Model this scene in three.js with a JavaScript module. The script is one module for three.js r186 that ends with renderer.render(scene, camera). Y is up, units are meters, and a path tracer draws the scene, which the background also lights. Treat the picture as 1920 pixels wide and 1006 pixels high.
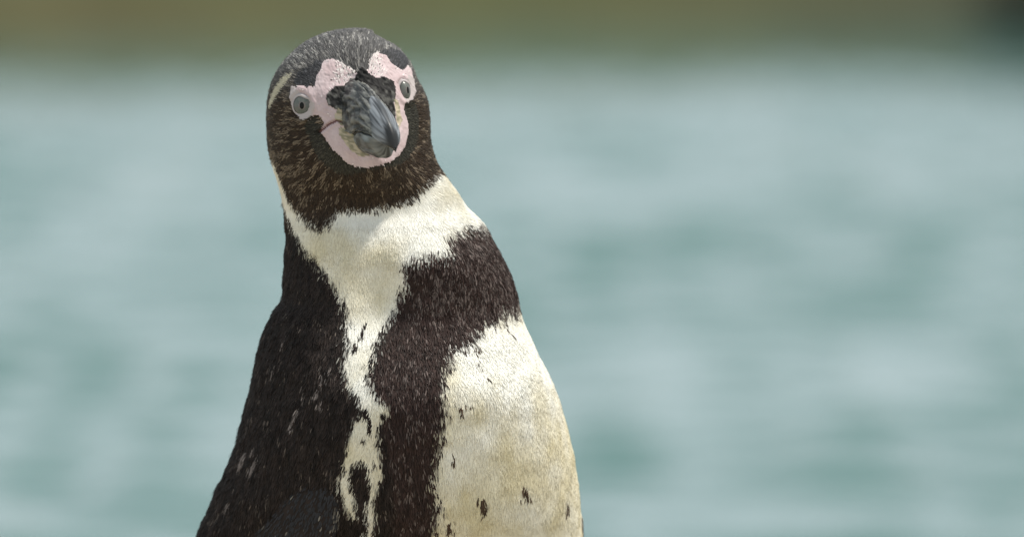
import * as THREE from 'three';

// ------------------------------------------------------------------ camera, sky, sun, exposure
const scene = new THREE.Scene();
const camera = new THREE.PerspectiveCamera(4.305, 1024 / 536, 0.1, 600);
camera.position.set(0, 1, 4);
camera.lookAt(0, 1 - 4 * Math.tan(5 * Math.PI / 180), 0);
camera.focus = 3.955;
camera.userData.fStop = 4.6;
scene.add(camera);

const SUN_DIR = new THREE.Vector3(0.40, 0.90, 0.02).normalize();
{ // hazy bright sky, computed once: pale above, whiter low down, a broad glow round the sun
  const W = 256, H = 128, d = new Float32Array(W * H * 4), v = new THREE.Vector3();
  for (let j = 0; j < H; j++) for (let i = 0; i < W; i++) {
    const el = ((j + 0.5) / H - 0.5) * Math.PI, az = ((i + 0.5) / W - 0.5) * 2 * Math.PI;
    v.set(Math.cos(el) * Math.cos(az), Math.sin(el), Math.cos(el) * Math.sin(az));
    const up = Math.max(0, v.y), t = Math.pow(1 - up, 2.2);
    const low = 0.17 * Math.pow(1 - up, 9), glow = 0.55 * Math.exp(-Math.acos(Math.min(1, v.dot(SUN_DIR))) / 0.35);
    const k = (j * W + i) * 4;
    d[k] = 0.51 + 0.14 * t + glow + low; d[k + 1] = 0.585 + 0.155 * t + glow * 0.97 + low; d[k + 2] = 0.63 + 0.155 * t + glow * 0.9 + low; d[k + 3] = 1;
  }
  const sky = new THREE.DataTexture(d, W, H, THREE.RGBAFormat, THREE.FloatType);
  sky.mapping = THREE.EquirectangularReflectionMapping;
  sky.magFilter = sky.minFilter = THREE.LinearFilter;
  sky.needsUpdate = true;
  scene.background = sky; scene.environment = sky;
}
const sun = new THREE.DirectionalLight(new THREE.Color().setRGB(1, 0.95, 0.86), 3.9);
sun.position.copy(SUN_DIR).multiplyScalar(20);
sun.castShadow = true; sun.shadow.radius = 15;
Object.assign(sun.shadow.camera, { left: -16, right: 16, top: 16, bottom: -16, near: 0.5, far: 60 });
sun.shadow.mapSize.set(4096, 4096);
scene.add(sun);

const renderer = new THREE.WebGLRenderer({ antialias: true });
renderer.toneMapping = THREE.LinearToneMapping;
renderer.toneMappingExposure = 1.15;
renderer.shadowMap.enabled = true;

// ------------------------------------------------------------------ helpers
function rng(seed) { let s = seed >>> 0; return () => { s = (s + 0x6D2B79F5) >>> 0; let t = s; t = Math.imul(t ^ (t >>> 15), t | 1); t ^= t + Math.imul(t ^ (t >>> 7), t | 61); return ((t ^ (t >>> 14)) >>> 0) / 4294967296; }; }
const blend3 = (a, b, t) => [0, 1, 2].map((k) => a[k] + (b[k] - a[k]) * t);
const clamp = (x, a = 0, b = 1) => Math.min(b, Math.max(a, x));
const sstep = (a, b, x) => { const t = clamp((x - a) / (b - a)); return t * t * (3 - 2 * t); };
const mix = (a, b, t) => a + (b - a) * t;
function hash3(x, y, z) { let h = Math.imul(x, 374761393) ^ Math.imul(y, 668265263) ^ Math.imul(z, 1274126177); h = Math.imul(h ^ (h >>> 13), 1274126177); return ((h ^ (h >>> 16)) >>> 0) / 4294967296; }
function noise(x, y, z) {           // value noise, -1..1
  const X = Math.floor(x), Y = Math.floor(y), Z = Math.floor(z), f = (t) => t * t * (3 - 2 * t), a = f(x - X), b = f(y - Y), c = f(z - Z);
  let r = 0;
  for (let k = 0; k < 8; k++) { const i = k & 1, j = (k >> 1) & 1, l = k >> 2; r += hash3(X + i, Y + j, Z + l) * (i ? a : 1 - a) * (j ? b : 1 - b) * (l ? c : 1 - c); }
  return r * 2 - 1;
}
const fbm = (x, y, z, o = 3) => { let r = 0, a = 0.5; for (let i = 0; i < o; i++) { r += a * noise(x, y, z); x *= 2.03; y *= 2.03; z *= 2.03; a *= 0.5; } return r; };
function curve(rows) {              // monotone cubic through rows [x, a, b, ...] with rising x
  const n = rows.length, m = rows[0].length - 1, D = [], T = [];
  for (let i = 0; i < n - 1; i++) D.push(rows[i].slice(1).map((v, k) => (rows[i + 1][k + 1] - v) / (rows[i + 1][0] - rows[i][0])));
  for (let i = 0; i < n; i++) T.push(Array.from({ length: m }, (_, k) => i === 0 ? D[0][k] : i === n - 1 ? D[n - 2][k] : D[i - 1][k] * D[i][k] <= 0 ? 0 : 2 * D[i - 1][k] * D[i][k] / (D[i - 1][k] + D[i][k])));
  return (x) => {
    x = clamp(x, rows[0][0], rows[n - 1][0]);
    let i = 0; while (i < n - 2 && x > rows[i + 1][0]) i++;
    const h = rows[i + 1][0] - rows[i][0], t = (x - rows[i][0]) / h, t2 = t * t, t3 = t2 * t;
    return Array.from({ length: m }, (_, k) => (2 * t3 - 3 * t2 + 1) * rows[i][k + 1] + (t3 - 2 * t2 + t) * h * T[i][k] + (3 * t2 - 2 * t3) * rows[i + 1][k + 1] + (t3 - t2) * h * T[i + 1][k]);
  };
}
const inPoly = (x, y, P) => { let c = false; for (let i = 0, j = P.length - 1; i < P.length; j = i++) if ((P[i][1] > y) !== (P[j][1] > y) && x < (P[j][0] - P[i][0]) * (y - P[i][1]) / (P[j][1] - P[i][1]) + P[i][0]) c = !c; return c; };
const V = (a) => new THREE.Vector3(a[0], a[1], a[2]);
const MM = 0.001;
function gridGeometry(nu, nv, at, color, closedU = true, flip = false) {   // rows v, columns u; at(u, v) -> [x, y, z] in millimetres
  const pos = new Float32Array((nu + 1) * (nv + 1) * 3), col = color ? new Float32Array(pos.length) : null, idx = [];
  for (let j = 0; j <= nv; j++) for (let i = 0; i <= nu; i++) {
    const k = (j * (nu + 1) + i) * 3, p = at(closedU && i === nu ? 0 : i / nu, j / nv);
    pos[k] = p[0] * MM; pos[k + 1] = p[1] * MM; pos[k + 2] = p[2] * MM;
    if (col) { const c = color(closedU && i === nu ? 0 : i / nu, j / nv, p); col[k] = c[0]; col[k + 1] = c[1]; col[k + 2] = c[2]; }
    if (i < nu && j < nv) { const a = j * (nu + 1) + i, b = a + 1, c = a + nu + 1, e = c + 1; flip ? idx.push(a, c, b, b, c, e) : idx.push(a, b, c, b, e, c); }
  }
  const g = new THREE.BufferGeometry();
  g.setAttribute('position', new THREE.BufferAttribute(pos, 3));
  if (col) g.setAttribute('color', new THREE.BufferAttribute(col, 3));
  g.setIndex(idx); g.computeVertexNormals();
  if (closedU) { const n = g.attributes.normal; for (let j = 0; j <= nv; j++) { const a = j * (nu + 1), b = a + nu, v = new THREE.Vector3(n.getX(a) + n.getX(b), n.getY(a) + n.getY(b), n.getZ(a) + n.getZ(b)).normalize(); n.setXYZ(a, v.x, v.y, v.z); n.setXYZ(b, v.x, v.y, v.z); } }
  return g;
}
function mesh(name, geometry, material, parent, label) {
  const m = new THREE.Mesh(geometry, material); m.name = name; m.castShadow = m.receiveShadow = true;
  if (label) m.userData.label = label;
  parent.add(m); return m;
}
function structure(o, label, category) { o.userData = { kind: 'structure', label, category }; return o; }

// ------------------------------------------------------------------ setting: pool, far bank, ledge
const GROUND = {};
{
  // pool water: open surface with low swell; finer where it lies in view
  const xs = [], zs = [];
  for (let x = -60; x < -12; x += 3) xs.push(x); for (let x = -12; x < -3.01; x += 0.1) xs.push(x); for (let x = -3; x <= 3.001; x += 0.025) xs.push(x); for (let x = 3.1; x < 12; x += 0.1) xs.push(x); for (let x = 12; x <= 60; x += 3) xs.push(x);
  for (let z = -1.2; z > -3; z -= 0.3) zs.push(z); for (let z = -3; z > -15; z -= 0.025) zs.push(z);
  // calm slicks and ruffled streaks: x, z, half width, half length, how much calmer
  const calm = [
    [-0.67, -8.91, 0.09, 0.75, 1], [0.21, -5.84, 0.13, 0.38, 1.2], [0.55, -5.84, 0.09, 0.42, 1], [0.04, -9.16, 0.12, 0.59, 0.8], [-0.36, -5.1, 0.06, 0.38, 0.9], [0.7, -9.77, 0.24, 0.43, 0.6], [-0.62, -5.1, 0.06, 0.31, 0.5],
    [0.17, -4.2, 0.1, 0.2, 0.6], [-0.49, -6.3, 0.07, 0.4, 0.5], [-0.7, -7.46, 0.21, 0.4, 0.4],
    [0.21, -8, 0.17, 0.37, -0.8], [0.54, -7.92, 0.3, 0.36, -0.75], [-0.47, -4.57, 0.08, 0.39, -0.6], [0.11, -4.68, 0.06, 0.29, -0.45], [0.85, -11.27, 0.3, 1.05, -0.5], [0.52, -5.1, 0.17, 0.25, -0.6], [0.23, -6.68, 0.24, 0.26, -0.4], [0.31, -7.17, 0.17, 0.26, 0.25], [0.34, -5.23, 0.24, 0.26, 0.3], [0.46, -8.91, 0.24, 0.33, 0.15], [0.64, -6.85, 0.16, 0.27, -0.5],
  ];
  const height = (x, z) => {
    let chop = 0.84 + 0.1 * fbm(x * 0.9, z * 0.5, 3, 2);
    for (const [a, b, w, l, k] of calm) chop -= 0.72 * k * Math.exp(-(((x - a) / w) ** 2) - ((z - b) / l) ** 2);
    chop *= mix(0.12, 1, sstep(-13.6, -8.6, z));   // sheltered water under the bank
    return 0.004 * fbm(x * 1.1, z * 0.9, 2, 2) + clamp(chop, 0.03, 1.6) * (0.013 * noise(x * 7, z * 9.5, 7) + 0.007 * noise(x * 12 + z * 3, z * 15, 1));
  };
  const pos = [], idx = [], nx = xs.length, nz = zs.length;
  for (let j = 0; j < nz; j++) for (let i = 0; i < nx; i++) {
    pos.push(xs[i], height(xs[i], zs[j]), zs[j]);
    if (i < nx - 1 && j < nz - 1) { const a = j * nx + i; idx.push(a, a + 1, a + nx, a + 1, a + nx + 1, a + nx); }
  }
  const g = new THREE.BufferGeometry(); g.setAttribute('position', new THREE.Float32BufferAttribute(pos, 3)); g.setIndex(idx); g.computeVertexNormals();
  const water = new THREE.MeshPhysicalMaterial({ color: new THREE.Color().setRGB(0.044, 0.114, 0.102), roughness: 0.08, ior: 1.33 });
  structure(mesh('pool_water', g, water, scene), 'pale blue green pool water behind the penguin', 'water');

  // far bank: a low earthen rise with moss and dry grass
  const bp = [], bc = [], bi = [], NX = 300, NZ = 70;
  const bank = (x, t) => {
    const tall = 0.23 + 0.06 * sstep(0.6, 1.6, x), rise = t < 0.1 ? t / 0.1 * (tall + 0.12) - 0.12 : tall + 0.4 * (t - 0.1) + 0.05 * fbm(x * 0.7, t * 12, 3, 3);
    return [x, rise + 0.03 * noise(x * 3, t * 40, 1), -13.75 - 0.2 * clamp(x, -3, 3) - t * 12 + 0.55 * fbm(x * 1.1, 0.3, 5, 3)];
  };
  for (let j = 0; j <= NZ; j++) for (let i = 0; i <= NX; i++) {
    const s = -1 + 2 * i / NX, x = Math.sign(s) * Math.abs(s) ** 2.4 * 60, t = (j / NZ) ** 1.7, p = bank(x, t);
    bp.push(...p);
    const n = fbm(p[0] * 0.9, p[1] * 2, p[2] * 0.9, 4), c = blend3([0.062, 0.055, 0.016], [0.047, 0.054, 0.012], clamp(0.5 + 1.6 * n));
    const darkerRight = sstep(0.2, 1.3, p[0]) * sstep(6, 3, p[0]) * 0.75;  // bank colour goes darker right of centre
    bc.push(...blend3(c, [0.026, 0.030, 0.012], darkerRight).map((v) => v * (0.68 + 0.36 * hash3(i, j, 5))));
    if (i < NX && j < NZ) { const a = j * (NX + 1) + i; bi.push(a, a + 1, a + NX + 1, a + 1, a + NX + 2, a + NX + 1); }
  }
  const bg = new THREE.BufferGeometry(); bg.setAttribute('position', new THREE.Float32BufferAttribute(bp, 3)); bg.setAttribute('color', new THREE.Float32BufferAttribute(bc, 3)); bg.setIndex(bi); bg.computeVertexNormals();
  structure(mesh('mossy_bank', bg, new THREE.MeshStandardMaterial({ vertexColors: true, roughness: 0.95 }), scene), 'olive brown mossy bank along the far edge of the pool', 'bank');

  // dark boulder at the water's edge on the far right
  const rg = new THREE.IcosahedronGeometry(1, 24), rp = rg.attributes.position;
  for (let i = 0; i < rp.count; i++) { const x = rp.getX(i), y = rp.getY(i), z = rp.getZ(i), k = 1 + 0.28 * fbm(x * 1.3 + 3, y * 1.3, z * 1.3, 4); rp.setXYZ(i, x * k * 0.55, y * k * 0.5, z * k * 0.45); }
  rg.computeVertexNormals();
  const rock = mesh('dark_boulder', rg, new THREE.MeshStandardMaterial({ color: new THREE.Color().setRGB(0.035, 0.037, 0.033), roughness: 0.85 }), scene);
  rock.position.set(2.0, 0.56, -14.6);
  rock.userData = { label: 'dark blurred boulder at the far bank in the top right corner', category: 'boulder' };

  // near ledge the penguin stands on
  const lp = [], lc = [], li = [], LX = 120, LZ = 90;
  for (let j = 0; j <= LZ; j++) for (let i = 0; i <= LX; i++) {
    const x = -4 + 8 * i / LX, z = 6 - 7.2 * j / LZ, flat = sstep(0.15, 0.4, Math.hypot(x + 0.05, z)), drop = j === LZ ? -0.5 : 0;
    lp.push(x, 0.119 + flat * 0.025 * fbm(x * 2.2, 1, z * 2.2, 4) + drop, j === LZ ? -1.22 : z);
    const n = fbm(x * 3, 4, z * 3, 4); lc.push(...blend3([0.42, 0.36, 0.26], [0.30, 0.26, 0.19], clamp(0.5 + n * 1.4)));
    if (i < LX && j < LZ) { const a = j * (LX + 1) + i; li.push(a, a + 1, a + LX + 1, a + 1, a + LX + 2, a + LX + 1); }
  }
  const lg = new THREE.BufferGeometry(); lg.setAttribute('position', new THREE.Float32BufferAttribute(lp, 3)); lg.setAttribute('color', new THREE.Float32BufferAttribute(lc, 3)); lg.setIndex(li); lg.computeVertexNormals();
  structure(mesh('stone_ledge', lg, new THREE.MeshStandardMaterial({ vertexColors: true, roughness: 0.9 }), scene), 'sandy stone ledge under the penguin', 'ledge');
}


// ------------------------------------------------------------------ penguin: shape of the body (millimetres above its feet)
// height, middle of the section left to right, half width, depth to the front, depth to the back
const SECTION = curve([
  [40, 0, 2, 2, 2], [46, 0, 30, 30, 30], [70, 0, 58, 48, 62], [120, 0, 86, 55, 88], [200, 0, 105, 52, 96], [300, -2, 112, 54, 92],
  [378.1, -3.1, 109.1, 55, 91],
  [392, -0.7, 105.7, 61, 89],
  [404.1, 1.3, 102.6, 66, 87],
  [416.2, 3.4, 99, 70, 85],
  [428.3, 4.8, 95.5, 72.5, 83],
  [440.4, 5.1, 92.1, 73.5, 81],
  [452.5, 4.8, 88.8, 71.5, 78],
  [464.6, 3.8, 85, 68.5, 74],
  [476.7, 2.2, 81.2, 65, 70],
  [488.7, 1, 77, 61, 66],
  [497.8, 0.4, 73.1, 57.5, 63],
  [505.9, 1.2, 69.9, 54.5, 60],
  [512.9, 2.5, 66.8, 52, 57],
  [520.4, 1.9, 65.3, 49.5, 54],
  [530.9, 0.4, 62.9, 46.5, 51],
  [538.8, -1.3, 60.7, 44.5, 49],
  [549, -4, 57.4, 41, 47],
  [555, -5.8, 55.9, 38, 45],
  [564.4, -10.5, 51.9, 33, 43],
  [572.5, -14.2, 50.2, 34, 42],
  [579.1, -17.6, 48.6, 37, 43],
  [586, -21.1, 47.2, 40, 44],
  [594.7, -24.2, 46.4, 42, 45],
  [603.1, -25.7, 46.1, 43, 46],
  [612.1, -26, 46.2, 43, 46],
  [622, -26.3, 45.6, 42, 45],
  [630.7, -27.1, 43.4, 40.5, 43],
  [637, -27.8, 40.6, 38.5, 41],
  [642.1, -27.4, 38.3, 36.5, 39],
  [646.6, -26.9, 35.5, 34, 36],
  [651.1, -26.5, 31.7, 31, 33],
  [655, -26.2, 27.5, 28, 29],
  [658.6, -26.8, 21.5, 24, 25],
  [661.3, -26.3, 16, 19, 20],
  [663.1, -24.3, 12.3, 15, 15],
  [664, -23, 9.1, 11, 11],
  [664.7, -22, 5.4, 6, 6],
  [664.9, -22, 0.6, 1, 1],
]);
const frame = (yaw, pitch, roll) => {
  const r = Math.PI / 180, F = new THREE.Vector3(Math.sin(yaw * r) * Math.cos(pitch * r), Math.sin(pitch * r), Math.cos(yaw * r) * Math.cos(pitch * r));
  const R0 = new THREE.Vector3(Math.cos(yaw * r), 0, -Math.sin(yaw * r)), U0 = F.clone().cross(R0), c = Math.cos(roll * r), s = Math.sin(roll * r);
  return { F, R: R0.clone().multiplyScalar(c).addScaledVector(U0, s), U: U0.clone().multiplyScalar(c).addScaledVector(R0, -s) };
};
const HEAD = frame(15, -12, 9.5), HEAD_AT = V([-28.3, 622.6, 0]);
const inHead = (p) => { const d = V(p).sub(HEAD_AT); return [d.dot(HEAD.R), d.dot(HEAD.U), d.dot(HEAD.F)]; };
const EYES = [V([-51.3, 624.5, 34]), V([8.6, 633.5, 26])];
const bump = (r) => Math.abs(r) < 1 ? (1 - r * r) * (1 - r * r) : 0;
function bodyAt(phi, y) {           // phi in degrees: 0 towards the viewer of its left cheek, 90 to the side the belly faces
  const [cx, ax, zf, zb] = SECTION(y), a = phi * Math.PI / 180, s = Math.sin(a), c = Math.cos(a);
  const p = [cx + ax * s, y, (c > 0 ? zf : zb) * c];
  {                                 // roll of the lower neck, hollow under it, swell of the breast
    const w = Math.exp(-(((phi - 22) / 42) ** 2)), g = (m, s) => Math.exp(-(((y - m) / s) ** 2));
    const d = -7 * Math.exp(-(((phi + 6) / 19) ** 2)) * g(522, 34) + w * (5.5 * g(538, 15) - 5 * g(503, 13) + 6 * g(464, 17) - 2 * g(425, 20));
    p[0] += d * s; p[2] += d * c;
  }
  if (y > 545 && c > -0.2) {        // the face: snout, chin, eye rims
    const [u, v, w] = inHead(p), front = sstep(5, 25, w);
    let d = 19 * bump(Math.hypot((u - 1) / 30, (v + 9) / 36));
    d += 4 * bump(Math.hypot((u - 1) / 17, (v + 24) / 17));
    d += 3.5 * bump(Math.hypot((Math.abs(u) - 15) / 13, (v - 15) / 13));
    d -= 2.5 * bump(Math.hypot(u / 7, (v - 20) / 14));
    d *= front;
    p[0] += HEAD.F.x * d; p[1] += HEAD.F.y * d; p[2] += HEAD.F.z * d;
    for (const e of EYES) { const q = Math.hypot(p[0] - e.x, p[1] - e.y, p[2] - e.z); if (q < 14) { const k = 1.0 * Math.exp(-((q - 8.6) ** 2) / 3.2) - 1.3 * Math.exp(-(q * q) / 22); p[0] += k * s; p[2] += k * c; } }
  }
  return p;
}
const RINGS = []; {
  let y = 40; while (y < 330) { RINGS.push(y); y += 5; }
  for (; y < 545; y += 1.6) RINGS.push(y);
  const top = 664.9; for (let i = 0, n = 190; i <= n; i++) RINGS.push(545 + (top - 545) * Math.sin(i / n * Math.PI / 2) ** 0.92);
}
const NPHI = 640;

// ------------------------------------------------------------------ penguin: where each colour of its coat lies, as (angle round the body, height)
const WHITE_BAND = [[93, 581.9], [92.5, 582.8], [79, 584.7], [62.5, 582.8], [47.5, 578.9], [36, 574.9], [27, 570.9], [18.5, 569.9], [9.5, 567.8], [0, 565.7], [-7, 565.7], [-11.5, 566.8], [-17.5, 565.7], [-21, 565.7], [-28, 561.5], [-34, 557.1], [-39, 554.8], [-43.5, 557.1], [-49.5, 559.3], [-56, 563.6], [-64, 567.8], [-66.5, 573.9], [-68.5, 577.9], [-70, 584.7], [-73, 590.4], [-81.5, 591.3], [-89.5, 585.7], [-87.5, 577.9], [-91.5, 569.9], [-79, 563.6], [-71.5, 558.2], [-65, 553.7], [-59, 547.8], [-53.5, 542.8], [-44.5, 538], [-37.5, 531.6], [-33, 525.2], [-29, 517.2], [-26.5, 512.4], [-23.5, 502.8], [-20.5, 493.2], [-22, 483.6], [-20, 478.8], [-20.5, 472.4], [-17, 469.2], [-13, 461.2], [-15.5, 456.4], [-17.5, 448.4], [-19, 438.8], [-20, 430.8], [-19, 424.4], [-20.5, 421.2], [-19.5, 416.4], [-16, 405.2], [-12.5, 397.2], [-11, 398.8], [-13.5, 410], [-17.5, 421.2], [-17.5, 426], [-15.5, 429.2], [-13.5, 430.8], [-11.5, 427.6], [-9, 418], [-8.5, 400.4], [-6.5, 384.4], [-4.5, 384.4], [-5.5, 395.6], [-7.5, 408.4], [-7, 416.4], [-6.5, 421.2], [-7.5, 434], [-8.5, 442], [-8.5, 451.6], [-6, 454.8], [-3.5, 461.2], [-8, 466], [-11.5, 477.2], [-10.5, 483.6], [-8.5, 493.2], [-5, 502.8], [-1.5, 509.2], [1, 517.2], [5.5, 526.8], [5, 534.8], [7, 539.6], [10, 538], [18.5, 541.2], [25.5, 541.2], [35, 544.4], [33, 547.8], [40.5, 551.4], [50, 553.7], [59.5, 556], [64.5, 553.7], [80, 554.8], [91.5, 552.6], [91, 552.6], [93, 567.8]];
const BELLY = [[92, 507.6], [88.5, 509.2], [74.5, 504.4], [68.5, 509.2], [61.5, 507.6], [57, 502.8], [50.5, 502.8], [45, 498], [39, 496.4], [30.5, 491.6], [24, 488.4], [20.5, 482], [17, 472.4], [15, 464.4], [16.5, 456.4], [14, 451.6], [13, 438.8], [12, 427.6], [11, 418], [12.5, 408.4], [14.5, 402], [13, 392.4], [12.5, 382.8], [39.5, 381.2], [89.5, 376.4], [91.5, 438.8]];
const BROW_STRIPE = [[-46, 642], [-53.5, 640.9], [-59, 638.5], [-64.5, 634.1], [-70, 630.2], [-74, 624.5], [-75, 620.1], [-68, 621.6], [-62.5, 626], [-57, 630.2], [-51.5, 634.1], [-47, 637.9]];
const FACE_SKIN = [[-45.5, 632.8], [-44.5, 634.8], [-40.5, 633.5], [-38, 634.8], [-34.5, 635.4], [-29, 634.1], [-27.5, 635.4], [-24.5, 634.1], [-23, 636], [-23.5, 639.7], [-21.5, 644.2], [-22, 648.8], [-17.5, 649.7], [-12, 649.7], [-3.5, 647.8], [4.5, 644.7], [10.5, 642], [20.5, 643.7], [22.5, 648.3], [29.5, 652.4], [38, 652.8], [45.5, 651.1], [47, 646.8], [54, 644.2], [58, 642.6], [73, 645.3], [78, 642.6], [74, 636.7], [63, 631.5], [56.5, 627.4], [49.5, 625.2], [47, 626], [44.5, 621.6], [45, 618.5], [47.5, 615.4], [47, 608.9], [42.5, 602.1], [35.5, 598.6], [26.5, 596.8], [15, 596.8], [7.5, 595], [-0.5, 594.1], [-5, 595], [-8.5, 598.6], [-11.5, 601.2], [-14.5, 604.7], [-17, 608.1], [-19.5, 610.6], [-16.5, 614.6], [-18, 617.8], [-22, 619.3], [-25, 617.8], [-28.5, 615.4], [-32, 616.2], [-37.5, 618.5], [-42, 623.1], [-43.5, 628.8]];
const DARK_SKIN = [[-21.5, 620.1], [-25.5, 617], [-30, 613.8], [-27.5, 608.9], [-24, 601.2], [-21, 595], [-17, 591.3], [-12, 587.6], [-4, 587.6], [6, 590.4], [15.5, 592.3], [30.5, 592.3], [44, 595], [56, 602.1], [59, 610.6], [59, 617.8], [58, 622.3], [53.5, 626], [46, 625.2], [41.5, 615.4], [8.5, 599.5], [-6.5, 605.6], [-17, 612.2]];
const LORE = [[14.5, 645.8], [11.5, 643.1], [9, 638.5], [3.5, 636], [-2, 636], [-7, 635.4], [-12.5, 632.8], [-15, 629.5], [-13.5, 626], [-9.5, 624.5], [-5, 623.8], [0.5, 616.2], [13.5, 610.6], [32.5, 611.4], [35.5, 626.7], [39, 630.2], [42, 634.8], [42, 637.9], [35, 640.3], [26.5, 640.3], [21, 642], [17.5, 644.7]];
const GAPE_PATCHES = [[[-8, 624.5], [-3, 623.8], [-0.5, 616.2], [-6, 616.2], [-9, 617.8], [-9.5, 621.6]], [[-7.5, 614.6], [0, 615.4], [5, 609.8], [10.5, 602.1], [4, 600.4], [-0.5, 603], [-5, 607.3], [-7.5, 610.6]], [[36.5, 628.8], [40.5, 626.7], [40, 620.8], [41, 616.2], [36, 613], [34.5, 617.8]]];
const EYE_SKIN = [[[-46, 634.8], [-40.5, 634.1], [-35, 631.5], [-29, 629.5], [-23.5, 626.7], [-22, 623.8], [-24, 619.3], [-28, 615.4], [-32, 616.2], [-38.5, 619.3], [-42.5, 623.8], [-44, 628.8]], [[56.5, 637.3], [66.5, 640.3], [75.5, 637.3], [64.5, 631.5], [56, 626.7], [48.5, 625.2], [47, 628.1], [51, 633.5]]];
const BROW_PATCHES = [[[-39, 634.8], [-43, 637.9], [-41, 641.4], [-35, 644.2], [-29.5, 647.3], [-23, 649.3], [-21.5, 645.3], [-23, 640.3], [-23, 635.4], [-27.5, 635.4], [-29, 634.1], [-34.5, 635.4]], [[38.5, 653.2], [58.5, 654.8], [80.5, 652.8], [93, 647.3], [74.5, 645.3], [57.5, 642], [53.5, 644.2], [47, 646.8], [45.5, 651.1]]];
const GAPE = [[-20, 609.8], [-17, 612.2], [-14, 614.6], [-11.5, 616.2], [-9, 617.8], [-6.5, 617.8], [-4, 617], [-1, 616.2]];
const SPOTS = [[[34.5, 478.8], [24.5, 461.2], [21, 459.6], [62.5, 501.2], [17.5, 429.2], [28.5, 405.2], [45.5, 410], [69, 398.8], [17.5, 390.8], [37, 488.4], [-16.5, 520.4], [5.5, 534.8], [-12, 448.4]], [5, 6, 5, 7, 5, 8, 8, 7, 8, 4, 3, 4, 3]];
const FLECKS = [[[-69.5, 426], [-59.5, 424.4], [-63, 430.8], [-43.5, 448.4], [-42, 454.8], [-33, 466], [-39.5, 464.4], [-30.5, 461.2], [-39, 398.8], [-65.5, 398.8], [-56, 491.6], [-59, 477.2], [-30.5, 475.6], [-27.5, 478.8]], [8, 8, 4, 5, 4, 4, 4, 4, 4, 4, 3, 4, 4, 4]];
const HEAD_END = [[-6, 553.7]][0][1], STRIPE_EDGE = curve([[1.5, 384.4], [-6, 448.4], [-9, 480.4], [-1.5, 504.4], [5.5, 534.8], [14.5, 552.6]].map(([a, y]) => [y, a]));

const ROOT = V([-15.5, 621.3, 58]);

function region(phi, y) {
  y = Math.max(y, 385);              // the markings run straight on down the flanks
  let f = phi; while (f > 180) f -= 360; while (f < -180) f += 360;
  const low = y < HEAD_END + 25;
  if (low && f > 90 && f < 108) f = 90;
  if (low && (f > 90 || f < -150)) { f = 120 - (f < 0 ? f + 360 : f); if (f > 86) f = 120 - f; }   // the far side mirrors the near one about the belly
  if (Math.abs(f) < 95) {
    if (y > 545) {
      for (const P of EYE_SKIN) if (inPoly(f, y, P)) return 'eye_skin';
      for (const P of GAPE_PATCHES) if (inPoly(f, y, P)) return 'yellow_skin';
      if (inPoly(f, y, LORE)) return 'lore';
      if (inPoly(f, y, FACE_SKIN)) return 'face_skin';
      if (inPoly(f, y, DARK_SKIN)) return 'dark_skin';
      for (const P of BROW_PATCHES) if (inPoly(f, y, P)) return 'brow';
      if (inPoly(f, y, BROW_STRIPE)) return 'stripe';
    }
    if (inPoly(f, y, WHITE_BAND)) return 'white';
    if (y < 520) {
      for (let i = 0; i < SPOTS[0].length; i++) { const [a, b] = SPOTS[0][i], r = SPOTS[1][i] * 0.15; if (((f - a) * 1.6) ** 2 + ((y - b) * 0.62) ** 2 < r * r) return 'spot'; }
      if (inPoly(f, y, BELLY)) return 'white';
      for (let i = 0; i < FLECKS[0].length; i++) { const [a, b] = FLECKS[0][i], r = FLECKS[1][i] * 0.24; if (((f - a) * 1.9 - (y - b) * 0.35) ** 2 + ((y - b) * 0.4) ** 2 < r * r) return 'fleck'; }
    }
  }
  if (y > HEAD_END) return 'head';
  return f > STRIPE_EDGE(y)[0] && f < 95 ? 'band' : 'back';
}
const SKIN = new Set(['mouth', 'eye_skin', 'yellow_skin', 'lore', 'face_skin']);
const scaled = (c, k) => [c[0] * k, c[1] * k, c[2] * k];
const blend = (a, b, t) => [mix(a[0], b[0], t), mix(a[1], b[1], t), mix(a[2], b[2], t)];
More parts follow.
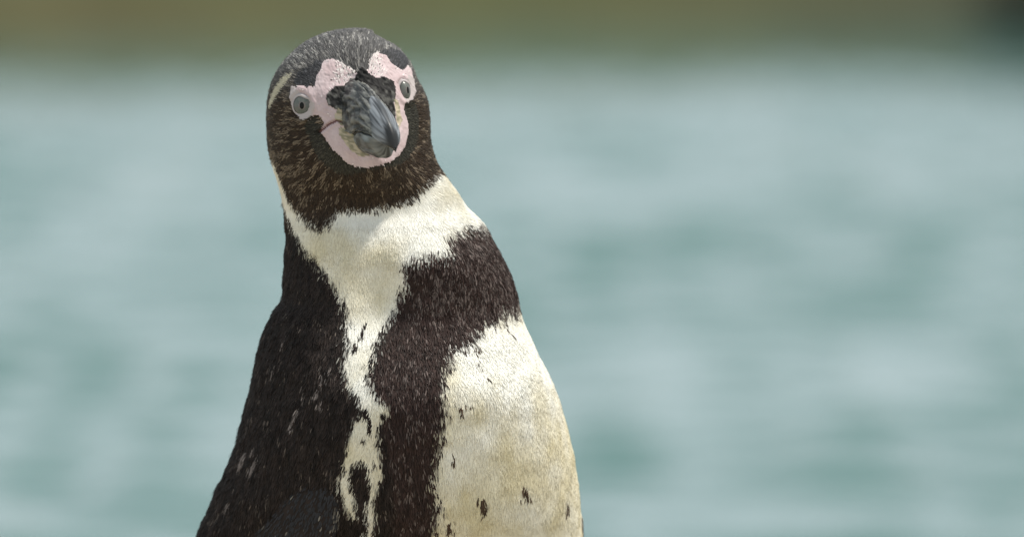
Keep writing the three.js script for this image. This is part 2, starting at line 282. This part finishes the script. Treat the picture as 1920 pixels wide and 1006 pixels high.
function coat(reg, p, r) {           // colour of one feather; r: three random numbers
  const n = fbm(p[0] / 16, p[1] / 22, p[2] / 16, 3);
  switch (reg) {
    case 'white': { const stainShade = clamp(0.08 + 0.9 * n + 0.65 * sstep(480, 420, p[1]) + 0.5 * sstep(568, 545, p[1]) * sstep(495, 520, p[1]) * sstep(10, -10, p[0])); return scaled(blend([0.84, 0.82, 0.76], [0.66, 0.59, 0.41], stainShade), 0.93 + 0.09 * r[0]); }  // random stain and cream belly, with neck and lower-belly shade painted into the colour
    case 'stripe': return scaled([0.55, 0.50, 0.38], 0.8 + 0.3 * r[0]);
    case 'fleck': return scaled([0.24, 0.20, 0.185], 0.35 + 0.9 * r[0]);
    case 'spot': return scaled([0.06, 0.037, 0.024], 0.5 + r[0]);
    case 'brow': return scaled([0.038, 0.0375, 0.041], r[1] < 0.25 ? 1.3 + r[2] : 0.5 + 0.8 * r[0]);
    case 'dark_skin': return scaled([0.030, 0.028, 0.022], r[1] < 0.15 ? 1.3 + r[2] : 0.5 + 0.8 * r[0]);
    case 'head': {
      const crownSheen = sstep(620, 652, p[1]), d = V(p).sub(ROOT), around = Math.atan2(d.dot(HEAD.U), d.dot(HEAD.R)), far = d.length();
      const base = blend([0.034, 0.0225, 0.015], [0.095, 0.091, 0.091], crownSheen), pale = blend([0.20, 0.155, 0.112], [0.34, 0.325, 0.31], crownSheen);  // paler grey crown: its lit sheen is painted into the feather colour
      const lock = noise(around * 36, far * 0.17, 3.1) + 0.35 * noise(around * 80, far * 0.3, 7.7), share = sstep(0.0, 0.65, lock + 0.4 * n + 0.1 - 0.35 * sstep(590, 566, p[1]));
      return r[1] < share * 0.75 + 0.02 ? scaled(pale, 0.25 + 0.8 * r[2]) : scaled(base, 0.5 + 1.0 * r[0]);
    }
    case 'band': { const s = noise(p[0] / 1.5, p[1] / 3.2, p[2] / 1.5) + 0.5 * n; return r[1] < 0.04 + 0.5 * sstep(0.25, 0.7, s + 0.55 * sstep(0, 22, p[0]) * sstep(495, 515, p[1])) ? scaled([0.145, 0.112, 0.102], 0.25 + 0.9 * r[2]) : scaled([0.030, 0.0175, 0.015], 0.45 + 1.0 * r[0]); }
    default: { const s = fbm(p[0] / 5 + 40, p[1] / 14, p[2] / 5, 2); return r[1] < 0.012 + 0.34 * sstep(0.22, 0.5, s) ? scaled([0.12, 0.094, 0.078], 0.15 + 1.0 * r[2]) : scaled([0.0195, 0.0135, 0.0115], (0.4 + r[0]) * (1 + 0.9 * fbm(p[0] / 3 + 9, p[1] / 9, p[2] / 3, 2))); }
  }
}
function skinColor(reg, p) {
  const n = fbm(p[0] / 7, p[1] / 7, p[2] / 7, 3), fine = noise(p[0] * 1.7, p[1] * 1.7, p[2] * 1.7);
  switch (reg) {
    case 'face_skin': return scaled(blend([0.52, 0.42, 0.43], [0.46, 0.355, 0.362], clamp(0.5 + 1.6 * n)), 1 + 0.09 * fine);
    case 'mouth': return [0.16, 0.07, 0.065];
    case 'eye_skin': return scaled([0.40, 0.35, 0.345], 1 + 0.08 * n);
    case 'yellow_skin': return blend([0.44, 0.375, 0.28], [0.22, 0.20, 0.135], clamp(0.5 + 2.2 * noise(p[0] * 0.3, p[1] * 1.1, p[2] * 0.3)));
    case 'lore': return scaled(blend([0.014, 0.013, 0.013], [0.115, 0.113, 0.104], clamp(0.14 - 0.7 * sstep(634, 640, p[1]) + 0.9 * noise(p[0] * 0.5, p[1] * 0.5, p[2] * 0.5) + 0.3 * fine)), 1);
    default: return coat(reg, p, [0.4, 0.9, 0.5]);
  }
}

// ------------------------------------------------------------------ penguin
const feathered = new THREE.MeshPhysicalMaterial({ vertexColors: true, roughness: 0.7, specularIntensity: 0.35 });
const featherMat = new THREE.MeshPhysicalMaterial({ color: 0xffffff, roughness: 0.62, specularIntensity: 0.35, side: THREE.DoubleSide });
const glossyFeatherMat = new THREE.MeshPhysicalMaterial({ color: 0xffffff, roughness: 0.55, specularIntensity: 0.45, side: THREE.DoubleSide });
const hornMat = new THREE.MeshPhysicalMaterial({ vertexColors: true, roughness: 0.42, specularIntensity: 0.9 });

const penguin = new THREE.Group();
penguin.name = 'penguin'; penguin.position.set(-0.066, 0.12, 0);
penguin.userData = { label: 'black and white spotted penguin with pink face turned to the viewer, standing before the pool', category: 'penguin' };
scene.add(penguin);

const NR = RINGS.length - 1;
const grid = [], regs = [];
for (let j = 0; j <= NR; j++) {
  const row = [], rr = [];
  for (let i = 0; i < NPHI; i++) {
    const phi = -180 + 360 * i / NPHI, y = RINGS[j], p = bodyAt(phi, y);
    const jit = 0.5, reg = region(phi + jit * noise(p[0] * 0.9, p[1] * 0.9, p[2] * 0.9), y + 0.4 * noise(p[0] * 0.9 + 9, p[1] * 0.9, p[2] * 0.9));
    let d = 0;                       // skin relief: pores and creases on the bare face, low furrows in the coat
    if (reg === 'face_skin' || reg === 'eye_skin') {
      const top = sstep(612, 634, p[1]);
      d = 0.34 * fbm(p[0] / 3.4, p[1] / 1.0, p[2] / 3.4, 2) + 0.5 * fbm(p[0] / 6 + 5, p[1] / 4, p[2] / 6, 2) + top * 0.26 * noise(p[0] * 1.25, p[1] * 1.25, p[2] * 1.25);
    } else if (reg === 'lore') d = 0.8 * noise(p[0] * 0.55, p[1] * 0.55, p[2] * 0.55) + 0.4 * noise(p[0] * 1.3, p[1] * 1.3, p[2] * 1.3) + 0.5;
    else if (reg === 'yellow_skin') d = 0.5 * noise(p[0] * 0.3, p[1] * 1.1, p[2] * 0.3);
    else d = (1.1 * fbm(p[0] / 9, p[1] / 16, p[2] / 9, 2) + (reg === 'white' ? 0.25 : 1.1) * fbm(p[0] / 4 + 3, p[1] / 9, p[2] / 4, 2)) * sstep(610, 560, p[1]) - 0.5;
    let crease = 9;                  // fold at the corner of the mouth
    if (p[1] > 560 && Math.abs(phi) < 40) for (let g = 0; g < GAPE.length - 1; g++) {
      const [ax, ay] = GAPE[g], [bx, by] = GAPE[g + 1], t = clamp(((phi - ax) * (bx - ax) + (y - ay) * (by - ay)) / ((bx - ax) ** 2 + (by - ay) ** 2));
      const q = Math.hypot((phi - ax - t * (bx - ax)) * 0.8, y - ay - t * (by - ay));
      crease = Math.min(crease, q);
    }
    d -= 1.6 * bump(crease / 0.8) - 0.6 * bump((crease - 1.3) / 0.9);
    const a = phi * Math.PI / 180; p[0] += d * Math.sin(a); p[2] += d * Math.cos(a);
    row.push(p); rr.push(crease < 0.45 ? 'mouth' : reg);
  }
  grid.push(row); regs.push(rr);
}
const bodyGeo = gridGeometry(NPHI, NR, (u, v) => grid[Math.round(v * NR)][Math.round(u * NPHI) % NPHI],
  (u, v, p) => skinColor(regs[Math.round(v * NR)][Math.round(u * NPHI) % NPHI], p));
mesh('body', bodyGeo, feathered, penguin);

// coat: every feather a small curved blade that lies along the body
const blade = (() => {
  const pos = [], nor = [], idx = [], rows = [[0, 0.35, 0], [0.35, 0.5, 0.05], [0.72, 0.4, 0.06], [1, 0.0, 0.03]];
  for (const [z, w, h] of rows) for (const s of [-1, 0, 1]) { pos.push(s * w, h - Math.abs(s) * 0.03, z); const n = new THREE.Vector3(s * 0.22, 1, 0).normalize(); nor.push(n.x, n.y, n.z); }
  for (let r = 0; r < 3; r++) for (let c = 0; c < 2; c++) { const a = r * 3 + c, b = a + 1, d = a + 3, e = d + 1; if (r === 2) idx.push(a, d, b); else idx.push(a, d, b, b, d, e); }
  const g = new THREE.BufferGeometry();
  g.setAttribute('position', new THREE.Float32BufferAttribute(pos, 3)); g.setAttribute('normal', new THREE.Float32BufferAttribute(nor, 3)); g.setIndex(idx);
  return g;
})();
function plume(name, y0, y1, density, size, seed, stubble = false) {
  const R = rng(seed), list = [], n = bodyGeo.attributes.normal, N = new THREE.Vector3(), T = new THREE.Vector3(), S = new THREE.Vector3(), P = new THREE.Vector3(), m = new THREE.Matrix4();
  for (let j = 0; j < NR; j++) {
    if (RINGS[j] < y0 || RINGS[j] >= y1) continue;
    for (let i = 0; i < NPHI; i++) {
      const a = grid[j][i], b = grid[j][(i + 1) % NPHI], c = grid[j + 1][i];
      const area = Math.hypot(b[0] - a[0], b[1] - a[1], b[2] - a[2]) * Math.hypot(c[0] - a[0], c[1] - a[1], c[2] - a[2]);
      let want = area * density; if (SKIN.has(regs[j][i])) continue;
      if (regs[j][i] !== 'head' && regs[j][i] !== 'band' && regs[j][i] !== 'back') want *= 1.35;
      for (; want > 0; want--) {
        if (R() > want) continue;
        const u = R(), v = R();
        P.set(a[0] + (b[0] - a[0]) * u + (c[0] - a[0]) * v, a[1] + (b[1] - a[1]) * u + (c[1] - a[1]) * v, a[2] + (b[2] - a[2]) * u + (c[2] - a[2]) * v);
        const k = j * (NPHI + 1) + i; N.set(n.getX(k), n.getY(k), n.getZ(k));
        // which way it lies: back from the bill on the head, down the body below
        const down = sstep(590, 545, P.y);
        T.copy(P).sub(ROOT).normalize().multiplyScalar(1 - down); T.y -= down; T.x += 0.25 * down * sstep(520, 450, P.y) * (P.x < -10 ? -0.9 : 0.1);
        T.addScaledVector(N, -T.dot(N)); if (T.lengthSq() < 1e-4) continue; T.normalize();
        S.crossVectors(N, T).normalize();
        const turn = (R() + R() - 1) * 0.42; T.multiplyScalar(Math.cos(turn)).addScaledVector(S, Math.sin(turn));
        const phi = -180 + 360 * (i + u) / NPHI, edge = (phi < 8 && P.y < 470 && P.y > 370 ? 0.45 : 1) * mix(regs[j][i] === 'dark_skin' || regs[j][i] === 'head' ? 1.3 : 1, 1.9, down), reg = regs[j][i] === 'spot' || regs[j][i] === 'fleck' ? regs[j][i] : region(phi + edge * (0.8 * noise(phi * 0.7, P.y * 0.16, 5.5) + (R() + R() - 1) * 0.9), P.y + edge * (2.6 * noise(phi * 0.9 + 7, P.y * 0.1, 1.5) + (R() + R() - 1) * 2.2) * down + (R() - 0.5) * 1.4);
        if (SKIN.has(reg)) { if (R() < 0.6) continue; }
        const torn = reg === 'white' && phi < 6 && P.y < 505 && P.y > 425 && noise(phi * 0.45, P.y * 0.14, 3.3) + 0.5 * noise(phi * 1.2, P.y * 0.4, 8.3) > 0.42;
        const smooth = reg === 'dark_skin' || reg === 'brow';
        const near = sstep(600, 560, P.y);
        const white = reg === 'white' || reg === 'stripe';
        const len = size[0] * (0.7 + 0.6 * R()) * (smooth ? 0.7 : 1) * mix(1, 1.0, near), wid = size[1] * (0.75 + 0.5 * R()) * (white ? 0.62 : 1);
        const lift = white ? 0.012 + 0.03 * R() : smooth ? 0.05 + 0.05 * R() : 0.06 + 0.12 * R() * R() + (R() < 0.02 ? 0.12 : 0);
        T.addScaledVector(N, lift).normalize(); S.crossVectors(N, T).normalize(); N.crossVectors(T, S).normalize();
        m.makeBasis(S.clone().multiplyScalar(wid * MM), N.clone().multiplyScalar(len * MM), T.clone().multiplyScalar(len * MM));
        m.setPosition(P.x * MM, P.y * MM, P.z * MM);
        const at = [P.x, P.y, P.z], beside = region(phi + edge * (R() - 0.5) * 3.4, P.y + edge * (R() - 0.5) * 4.5);
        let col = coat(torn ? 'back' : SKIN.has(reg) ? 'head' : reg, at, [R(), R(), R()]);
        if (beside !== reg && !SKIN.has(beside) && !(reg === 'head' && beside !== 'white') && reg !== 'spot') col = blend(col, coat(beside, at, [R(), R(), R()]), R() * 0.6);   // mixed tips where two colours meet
        list.push([m.clone(), new THREE.Color().setRGB(...col)]);
      }
    }
  }
  if (stubble) for (let k = 0; k < 120000; k++) {   // tiny feathers that thin out over the bare forehead and along the edge of the skin
    const j = Math.floor(R() * NR), i = Math.floor(R() * NPHI);
    if (regs[j][i] !== 'face_skin') { continue; }
    const a = grid[j][i], around = [[0, 9], [0, -9], [14, 0], [-14, 0], [10, 7], [-10, 7], [10, -7]].filter(([dj, di]) => { const r = regs[clamp(j + dj, 0, NR)][(i + di + NPHI) % NPHI]; return r === 'head' || r === 'brow' || r === 'lore'; }).length;
    const brow = sstep(627, 634, a[1]) * sstep(26, 14, Math.abs(-180 + 360 * i / NPHI - 14));
    if (R() > brow * (around ? 0.6 : 0.2) + around * 0.04) continue;
    const q = j * (NPHI + 1) + i; N.set(n.getX(q), n.getY(q), n.getZ(q)); P.set(...a);
    T.copy(P).sub(ROOT).normalize().addScaledVector(N, 0.1); T.addScaledVector(N, -T.dot(N)).normalize(); S.crossVectors(N, T).normalize();
    const turn = (R() - 0.5) * 1.2; T.multiplyScalar(Math.cos(turn)).addScaledVector(S, Math.sin(turn)).addScaledVector(N, 0.2).normalize(); S.crossVectors(N, T).normalize(); N.crossVectors(T, S);
    const len = 0.9 + 0.9 * R(), wid = 0.35 + 0.25 * R(), dark = R() < 0.12; if (brow < 0.2 && R() < 0.7) continue;
    m.makeBasis(S.clone().multiplyScalar(wid * MM), N.clone().multiplyScalar(len * MM), T.clone().multiplyScalar(len * MM)); m.setPosition(P.x * MM, P.y * MM, P.z * MM);
    list.push([m.clone(), new THREE.Color().setRGB(...(dark ? scaled([0.20, 0.17, 0.165], 0.4 + R()) : scaled([0.70, 0.64, 0.62], 0.9 + 0.2 * R())))]);
  }
  const o = new THREE.InstancedMesh(blade, featherMat, list.length);
  list.forEach(([mm, c], i) => { o.setMatrixAt(i, mm); o.setColorAt(i, c); });
  o.name = name; o.userData.kind = 'stuff'; o.castShadow = o.receiveShadow = true;
  penguin.add(o); console.log(name, list.length); return o;
}
plume('head_plumage', 560, 700, 2.0, [3.4, 0.62], 11, true);
plume('neck_plumage', 500, 560, 1.7, [3.9, 0.66], 12);
plume('body_plumage', 340, 500, 1.35, [4.8, 0.8], 13);

// bill: two horn halves and the smooth hook, built along the mouth line
const BILL = frame(18, -4, 9.5), BILL_AT = V([-17.2, 613.6, 48]);
const fromBill = (x, y, t) => { const p = BILL_AT.clone().addScaledVector(BILL.R, x).addScaledVector(BILL.U, y).addScaledVector(BILL.F, t); return [p.x, p.y, p.z]; };
const UPPER = curve([[-12, 10.6, 25, 0], [0, 10.4, 26, 0], [10, 9.8, 25.5, 0], [20, 9.2, 21.2, 2.6], [30, 9.0, 17, 3.6], [40, 8.2, 13.5, 3.2], [48, 7, 11.6, 1.2], [54, 5, 10.2, -1.1], [58, 3, 6.7, -2.2], [60, 1.3, 3, -3.4], [60.6, 0.2, 0.5, -4.6]]);
const LOWER = curve([[-12, 8, 8], [0, 8.6, 9.5], [10, 9.2, 11], [20, 9.8, 13], [30, 9.9, 14], [38, 9.0, 13.2], [43, 7.0, 11.4], [46, 4.2, 7.5], [47.2, 0.4, 3]]);
const sp = (x, e) => Math.sign(x) * Math.abs(x) ** e;
const upperAt = (a, t, k = 0) => { const [w, h, yc] = UPPER(t), c = Math.cos(a), s = Math.sin(a); return [(w + k) * sp(c, s > 0 ? 1.3 : 0.7), yc + (s > 0 ? (h + k) * sp(s, 0.95) : 2.2 * s), t]; };
const streak = (a, t) => noise(a * 6.2 + t * 0.05, t * 0.085, 4.4) * 0.6 + noise(a * 15 - t * 0.03, t * 0.13, 9.1) * 0.6 + noise(a * 30 + t * 0.05, t * 0.2, 2.2) * 0.35;
const upper = mesh('upper_bill', gridGeometry(128, 110, (u, v) => {
  const t = -12 + 72.6 * Math.sin(v * Math.PI / 2) ** 1.15, a = u * 2 * Math.PI, q = upperAt(a, t), s = Math.sin(a), c = Math.cos(a);
  const rough = sstep(44, 24, t), ridge = rough * (1.3 * streak(a, t) + 0.4 * noise(q[0] * 1.3, q[1] * 1.3, t * 0.4));
  const nostril = 5 * bump(Math.hypot((t - 21) / 7, (q[1] - 14 + (t - 21) * 0.3) / 2.6)) * (Math.abs(c) > 0.4 ? 1 : 0);
  return fromBill(q[0] + (ridge - nostril) * c, q[1] + (ridge - nostril * 0.3) * s, q[2]);
}, (u, v) => {
  const t = -12 + 72.6 * Math.sin(v * Math.PI / 2) ** 1.15, a = u * 2 * Math.PI, q = upperAt(a, t);
  const n = streak(a, t) * 1.25 + 0.5 * noise(q[0] * 1.4, q[1] * 1.4, t * 0.5);
  return blend([0.010, 0.010, 0.010], [0.24, 0.235, 0.215], clamp(0.18 + 0.75 * n));
}), hornMat, penguin);
mesh('bill_hook', gridGeometry(64, 70, (u, v) => {
  const a = -0.12 + u * (Math.PI + 0.24), back = 27 + 17 * Math.abs(Math.cos(a)) ** 1.7, t = mix(back, 60.9, v), edge = 0.75 * Math.min(1, v * 9) - 0.3;
  const q = upperAt(a, Math.min(t, 60.6), edge), g = 0.35 * bump((Math.abs(Math.cos(a)) - 0.62) / 0.16) * sstep(0, 0.2, v) * sstep(1, 0.7, v);
  return fromBill(q[0] * (1 - 0.04 * g), q[1] - g, t);
}, (u, v) => {
  const a = u * Math.PI, n = noise(a * 7, v * 2.4, 3.7) + 0.5 * noise(a * 16, v * 3, 8.1);
  return blend(blend([0.030, 0.033, 0.038], [0.25, 0.265, 0.29], clamp(0.42 + 1.0 * n)), [0.014, 0.014, 0.015], sstep(0.72, 0.9, v + 0.1 * n));
}, false), new THREE.MeshPhysicalMaterial({ vertexColors: true, roughness: 0.44, specularIntensity: 0.8, side: THREE.DoubleSide }), upper);
mesh('lower_bill', gridGeometry(112, 90, (u, v) => {
  const t = -12 + 59.2 * Math.sin(v * Math.PI / 2) ** 1.1, a = u * 2 * Math.PI, [w, h] = LOWER(t), c = Math.cos(a), s = Math.sin(a);
  const k = 0.8 * noise(c * 5, s * 5, t * 0.09) * sstep(10, 24, t) + 0.45 * noise(c * 3, s * 3, t * 0.9) * sstep(26, 12, t);
  return fromBill((w + k) * 0.92 * sp(c, 0.85), UPPER(Math.min(t, 45))[2] - 2.6 + (s < 0 ? (h + k) * sp(s, 0.9) : 1.2 * s), t);
}, (u, v) => {
  const t = -12 + 59.2 * Math.sin(v * Math.PI / 2) ** 1.1, a = u * 2 * Math.PI, n = noise(Math.cos(a) * 4, Math.sin(a) * 4, t * 0.12) + 0.5 * noise(Math.cos(a) * 12, Math.sin(a) * 12, t * 0.2);
  const horn = blend([0.028, 0.031, 0.032], [0.20, 0.215, 0.22], clamp(0.36 + 0.75 * n)), gapeSkin = blend([0.17, 0.16, 0.105], [0.38, 0.34, 0.21], clamp(0.5 + 1.6 * noise(Math.cos(a) * 3, Math.sin(a) * 3, t * 0.9)));
  return blend(gapeSkin, horn, sstep(4, 12, t + 4 * n));
}), hornMat, penguin);

// eyes: grey iris with a fine dark rim, small pupil, pale lid round it
const corneaMat = new THREE.MeshPhysicalMaterial({ vertexColors: true, roughness: 0.5, specularIntensity: 0.5, clearcoat: 0.35, clearcoatRoughness: 0.15 });
EYES.forEach((e, side) => {
  const best = { d: 1e9 };
  for (let j = 0; j <= NR; j++) if (RINGS[j] > 590) for (let i = 0; i < NPHI; i++) { const p = grid[j][i], d = Math.hypot(p[0] - e.x, p[1] - e.y, p[2] - e.z); if (d < best.d) Object.assign(best, { d, i, j }); }
  const nb = bodyGeo.attributes.normal, k = best.j * (NPHI + 1) + best.i, at = V(grid[best.j][best.i]);
  const out = V([0, 0, 0]); for (let dj = -12; dj <= 12; dj += 4) for (let di = -8; di <= 8; di += 4) { const q = Math.min(NR, best.j + dj) * (NPHI + 1) + best.i + di; out.add(new THREE.Vector3(nb.getX(q), nb.getY(q), nb.getZ(q))); }
  out.normalize();
  const look = out.clone().addScaledVector(HEAD.F, side ? 0.24 : 0.3).normalize();
  const eye = new THREE.Group(); eye.name = 'eye'; eye.position.copy(at).addScaledVector(out, -6.0).multiplyScalar(MM);
  eye.quaternion.setFromUnitVectors(new THREE.Vector3(0, 0, 1), look);
  if (side) eye.scale.x = 0.66;
  penguin.add(eye);
  const RAD = 8.8, ball = new THREE.SphereGeometry(RAD * MM, 64, 48); ball.rotateX(Math.PI / 2);
  const pp = ball.attributes.position, cc = new Float32Array(pp.count * 3);
  for (let i = 0; i < pp.count; i++) {
    const x = pp.getX(i) / MM, y = pp.getY(i) / MM, z = pp.getZ(i) / MM, r = Math.hypot(x, y), th = Math.atan2(y, x);
    let c = blend([0.085, 0.097, 0.086], [0.115, 0.112, 0.105], clamp(0.5 + noise(Math.cos(th) * 6, Math.sin(th) * 6, r * 0.5)));
    c = blend([0.17, 0.14, 0.13], c, sstep(1.4, 2.6, r));
    c = blend(c, [0.03, 0.033, 0.03], sstep(5.0, 6.3, r)); if (z < 0) c = [0.05, 0.05, 0.05];
    cc.set(c, i * 3);
  }
  ball.setAttribute('color', new THREE.BufferAttribute(cc, 3));
  mesh('iris', ball, corneaMat, eye);
  const pupil = new THREE.SphereGeometry((RAD + 0.06) * MM, 32, 10, 0, Math.PI * 2, 0, 0.19); pupil.rotateX(Math.PI / 2); pupil.scale(0.82, 1.15, 1.0);
  mesh('pupil', pupil, new THREE.MeshPhysicalMaterial({ color: new THREE.Color().setRGB(0.006, 0.006, 0.006), roughness: 0.3, specularIntensity: 0.3 }), eye);
  // lid: a skin rim that hugs the eyeball, pulled to a corner towards the bill
  const q = eye.quaternion.clone().invert(), toBill = ROOT.clone().sub(at).applyQuaternion(q), corner = Math.atan2(toBill.y, toBill.x);
  const lid = gridGeometry(72, 16, (u, v) => {
    const th = u * 2 * Math.PI, dd = Math.cos(th - corner), open = 6.2 + 1.4 * Math.max(0, dd) ** 8 - 1.9 * Math.max(0, Math.sin(th + 0.35)) ** 3 - 0.4 * Math.max(0, -Math.sin(th)) ** 2;
    const r = open + 3.0 * v, sph = Math.sqrt(Math.max(4, (RAD + 0.1) ** 2 - Math.min(r, 8) ** 2)), h = 0.75 * Math.sin(Math.PI * Math.min(1, v * 1.25)) - 1.4 * sstep(0.5, 1, v);
    return [r * Math.cos(th), r * Math.sin(th), sph + h];
  }, (u, v, p) => scaled([0.40, 0.355, 0.355], (0.72 + 0.28 * sstep(0.0, 0.12, v)) * (1 + 0.1 * noise(p[0], p[1], p[2]))), true, true);
  mesh('eyelid', lid, new THREE.MeshPhysicalMaterial({ vertexColors: true, roughness: 0.55, specularIntensity: 0.6, side: THREE.DoubleSide }), eye);
});

// flippers, tail and feet
function flipper(phi, yTop, turnOut) {
  const a = phi * Math.PI / 180, out = new THREE.Vector3(Math.sin(a), 0, Math.cos(a)), along = new THREE.Vector3(Math.cos(a), 0, -Math.sin(a));
  const W = curve([[0, 12, 9], [25, 24, 11], [60, 30, 9], [110, 27, 7], [150, 19, 5], [172, 8, 3.5], [180, 0.5, 1]]);
  const at = (u, v) => {
    const s = v * 180, [w, h] = W(s), c = Math.cos(u * 2 * Math.PI), q = Math.sin(u * 2 * Math.PI), y = yTop - s;
    const base = V(bodyAt(phi, Math.max(250, y)));
    base.y = y; base.addScaledVector(out, -14 + 14.5 * sstep(0, 85, s) + turnOut * s * s / 4000 + h * sp(q, 0.9) * 0.9 + 1.5 * (1 - c * c));
    base.addScaledVector(along, w * sp(c, 0.9) - 8 * sstep(60, 180, s));
    return [base.x, base.y, base.z];
  };
  const f = mesh('flipper', gridGeometry(96, 120, at, (u, v, p) => coat('back', p, [0.5, 0.9, 0.5]), true, true), feathered, penguin);
  // short scale-like feathers on it
  const R = rng(31 + phi | 0), list = [], m = new THREE.Matrix4();
  for (let i = 0; i < 9000; i++) {
    const u = R(), v = 0.03 + 0.95 * R(), p = V(at(u, v)), d1 = V(at(u + 0.004, v)).sub(p), d2 = V(at(u, Math.min(1, v + 0.004))).sub(p);
    const N = d1.clone().cross(d2).normalize(); if (!(N.lengthSq() > 0.5)) continue;
    const T = d2.normalize().addScaledVector(N, 0.1).normalize(), S = N.clone().cross(T).normalize(); N.crossVectors(T, S);
    const len = 3 * (0.8 + 0.4 * R()), wid = 1.0;
    m.makeBasis(S.multiplyScalar(wid * MM), N.multiplyScalar(len * MM), T.multiplyScalar(len * MM)); m.setPosition(p.multiplyScalar(MM));
    const pale = Math.cos(u * 2 * Math.PI) > 0.93 ? R() < 0.5 : R() < 0.03;
    list.push([m.clone(), new THREE.Color().setRGB(...(pale ? scaled([0.17, 0.15, 0.125], 0.3 + 0.9 * R()) : scaled([0.0175, 0.0165, 0.0185], 0.6 + 0.9 * R())))]);
  }
  const o = new THREE.InstancedMesh(blade, glossyFeatherMat, list.length);
  list.forEach(([mm, c], i) => { o.setMatrixAt(i, mm); o.setColorAt(i, c); });
  o.name = 'flipper_plumage'; o.userData.kind = 'stuff'; o.castShadow = o.receiveShadow = true; f.add(o);
}
flipper(-33, 432, 0); flipper(153, 432, 0);
{
  const face = 60 * Math.PI / 180, fw = new THREE.Vector3(Math.sin(face), 0, Math.cos(face)), rt = new THREE.Vector3(Math.cos(face), 0, -Math.sin(face));
  const put = (x, y, z) => [rt.x * x + fw.x * z, y, rt.z * x + fw.z * z];
  mesh('tail', gridGeometry(40, 20, (u, v) => { const a = u * 2 * Math.PI, w = mix(38, 14, v), h = mix(16, 2, v); return put(w * Math.cos(a) * (v === 1 ? 0.2 : 1), mix(62, 12, v) + h * Math.sin(a) * (v === 1 ? 0 : 1), -48 - 75 * v); }, (u, v, p) => coat('back', p, [0.5, 0.9, 0.5]), true, true), feathered, penguin);
  for (const side of [-1, 1]) mesh('foot', gridGeometry(60, 26, (u, v) => {
    const a = u * 2 * Math.PI, toe = Math.abs(Math.cos(1.5 * (clamp(Math.cos(a), -1, 1)) * Math.PI)), L = v * 78, w = mix(13, 34, sstep(0.15, 0.85, v)) * (v === 1 ? 0.98 : 1);
    const h = mix(19, 3 + 4 * toe, sstep(0.1, 0.6, v)) * (v === 0 || v === 1 ? 0.05 : 1);
    return put(side * 38 + w * Math.cos(a), 1 + h * (1 + Math.sin(a)) * 0.9, 2 + L + 9 * toe * v * v);
  }, (u, v, p) => scaled([0.05, 0.045, 0.045], 1 + 0.8 * noise(p[0] * 0.2, p[1] * 0.2, p[2] * 0.2))), hornMat, penguin);
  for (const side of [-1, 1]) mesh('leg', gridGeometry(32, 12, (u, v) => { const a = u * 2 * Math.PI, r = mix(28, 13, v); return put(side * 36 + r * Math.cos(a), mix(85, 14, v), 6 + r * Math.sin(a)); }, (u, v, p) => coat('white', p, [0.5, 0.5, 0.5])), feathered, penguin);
}

renderer.render(scene, camera);
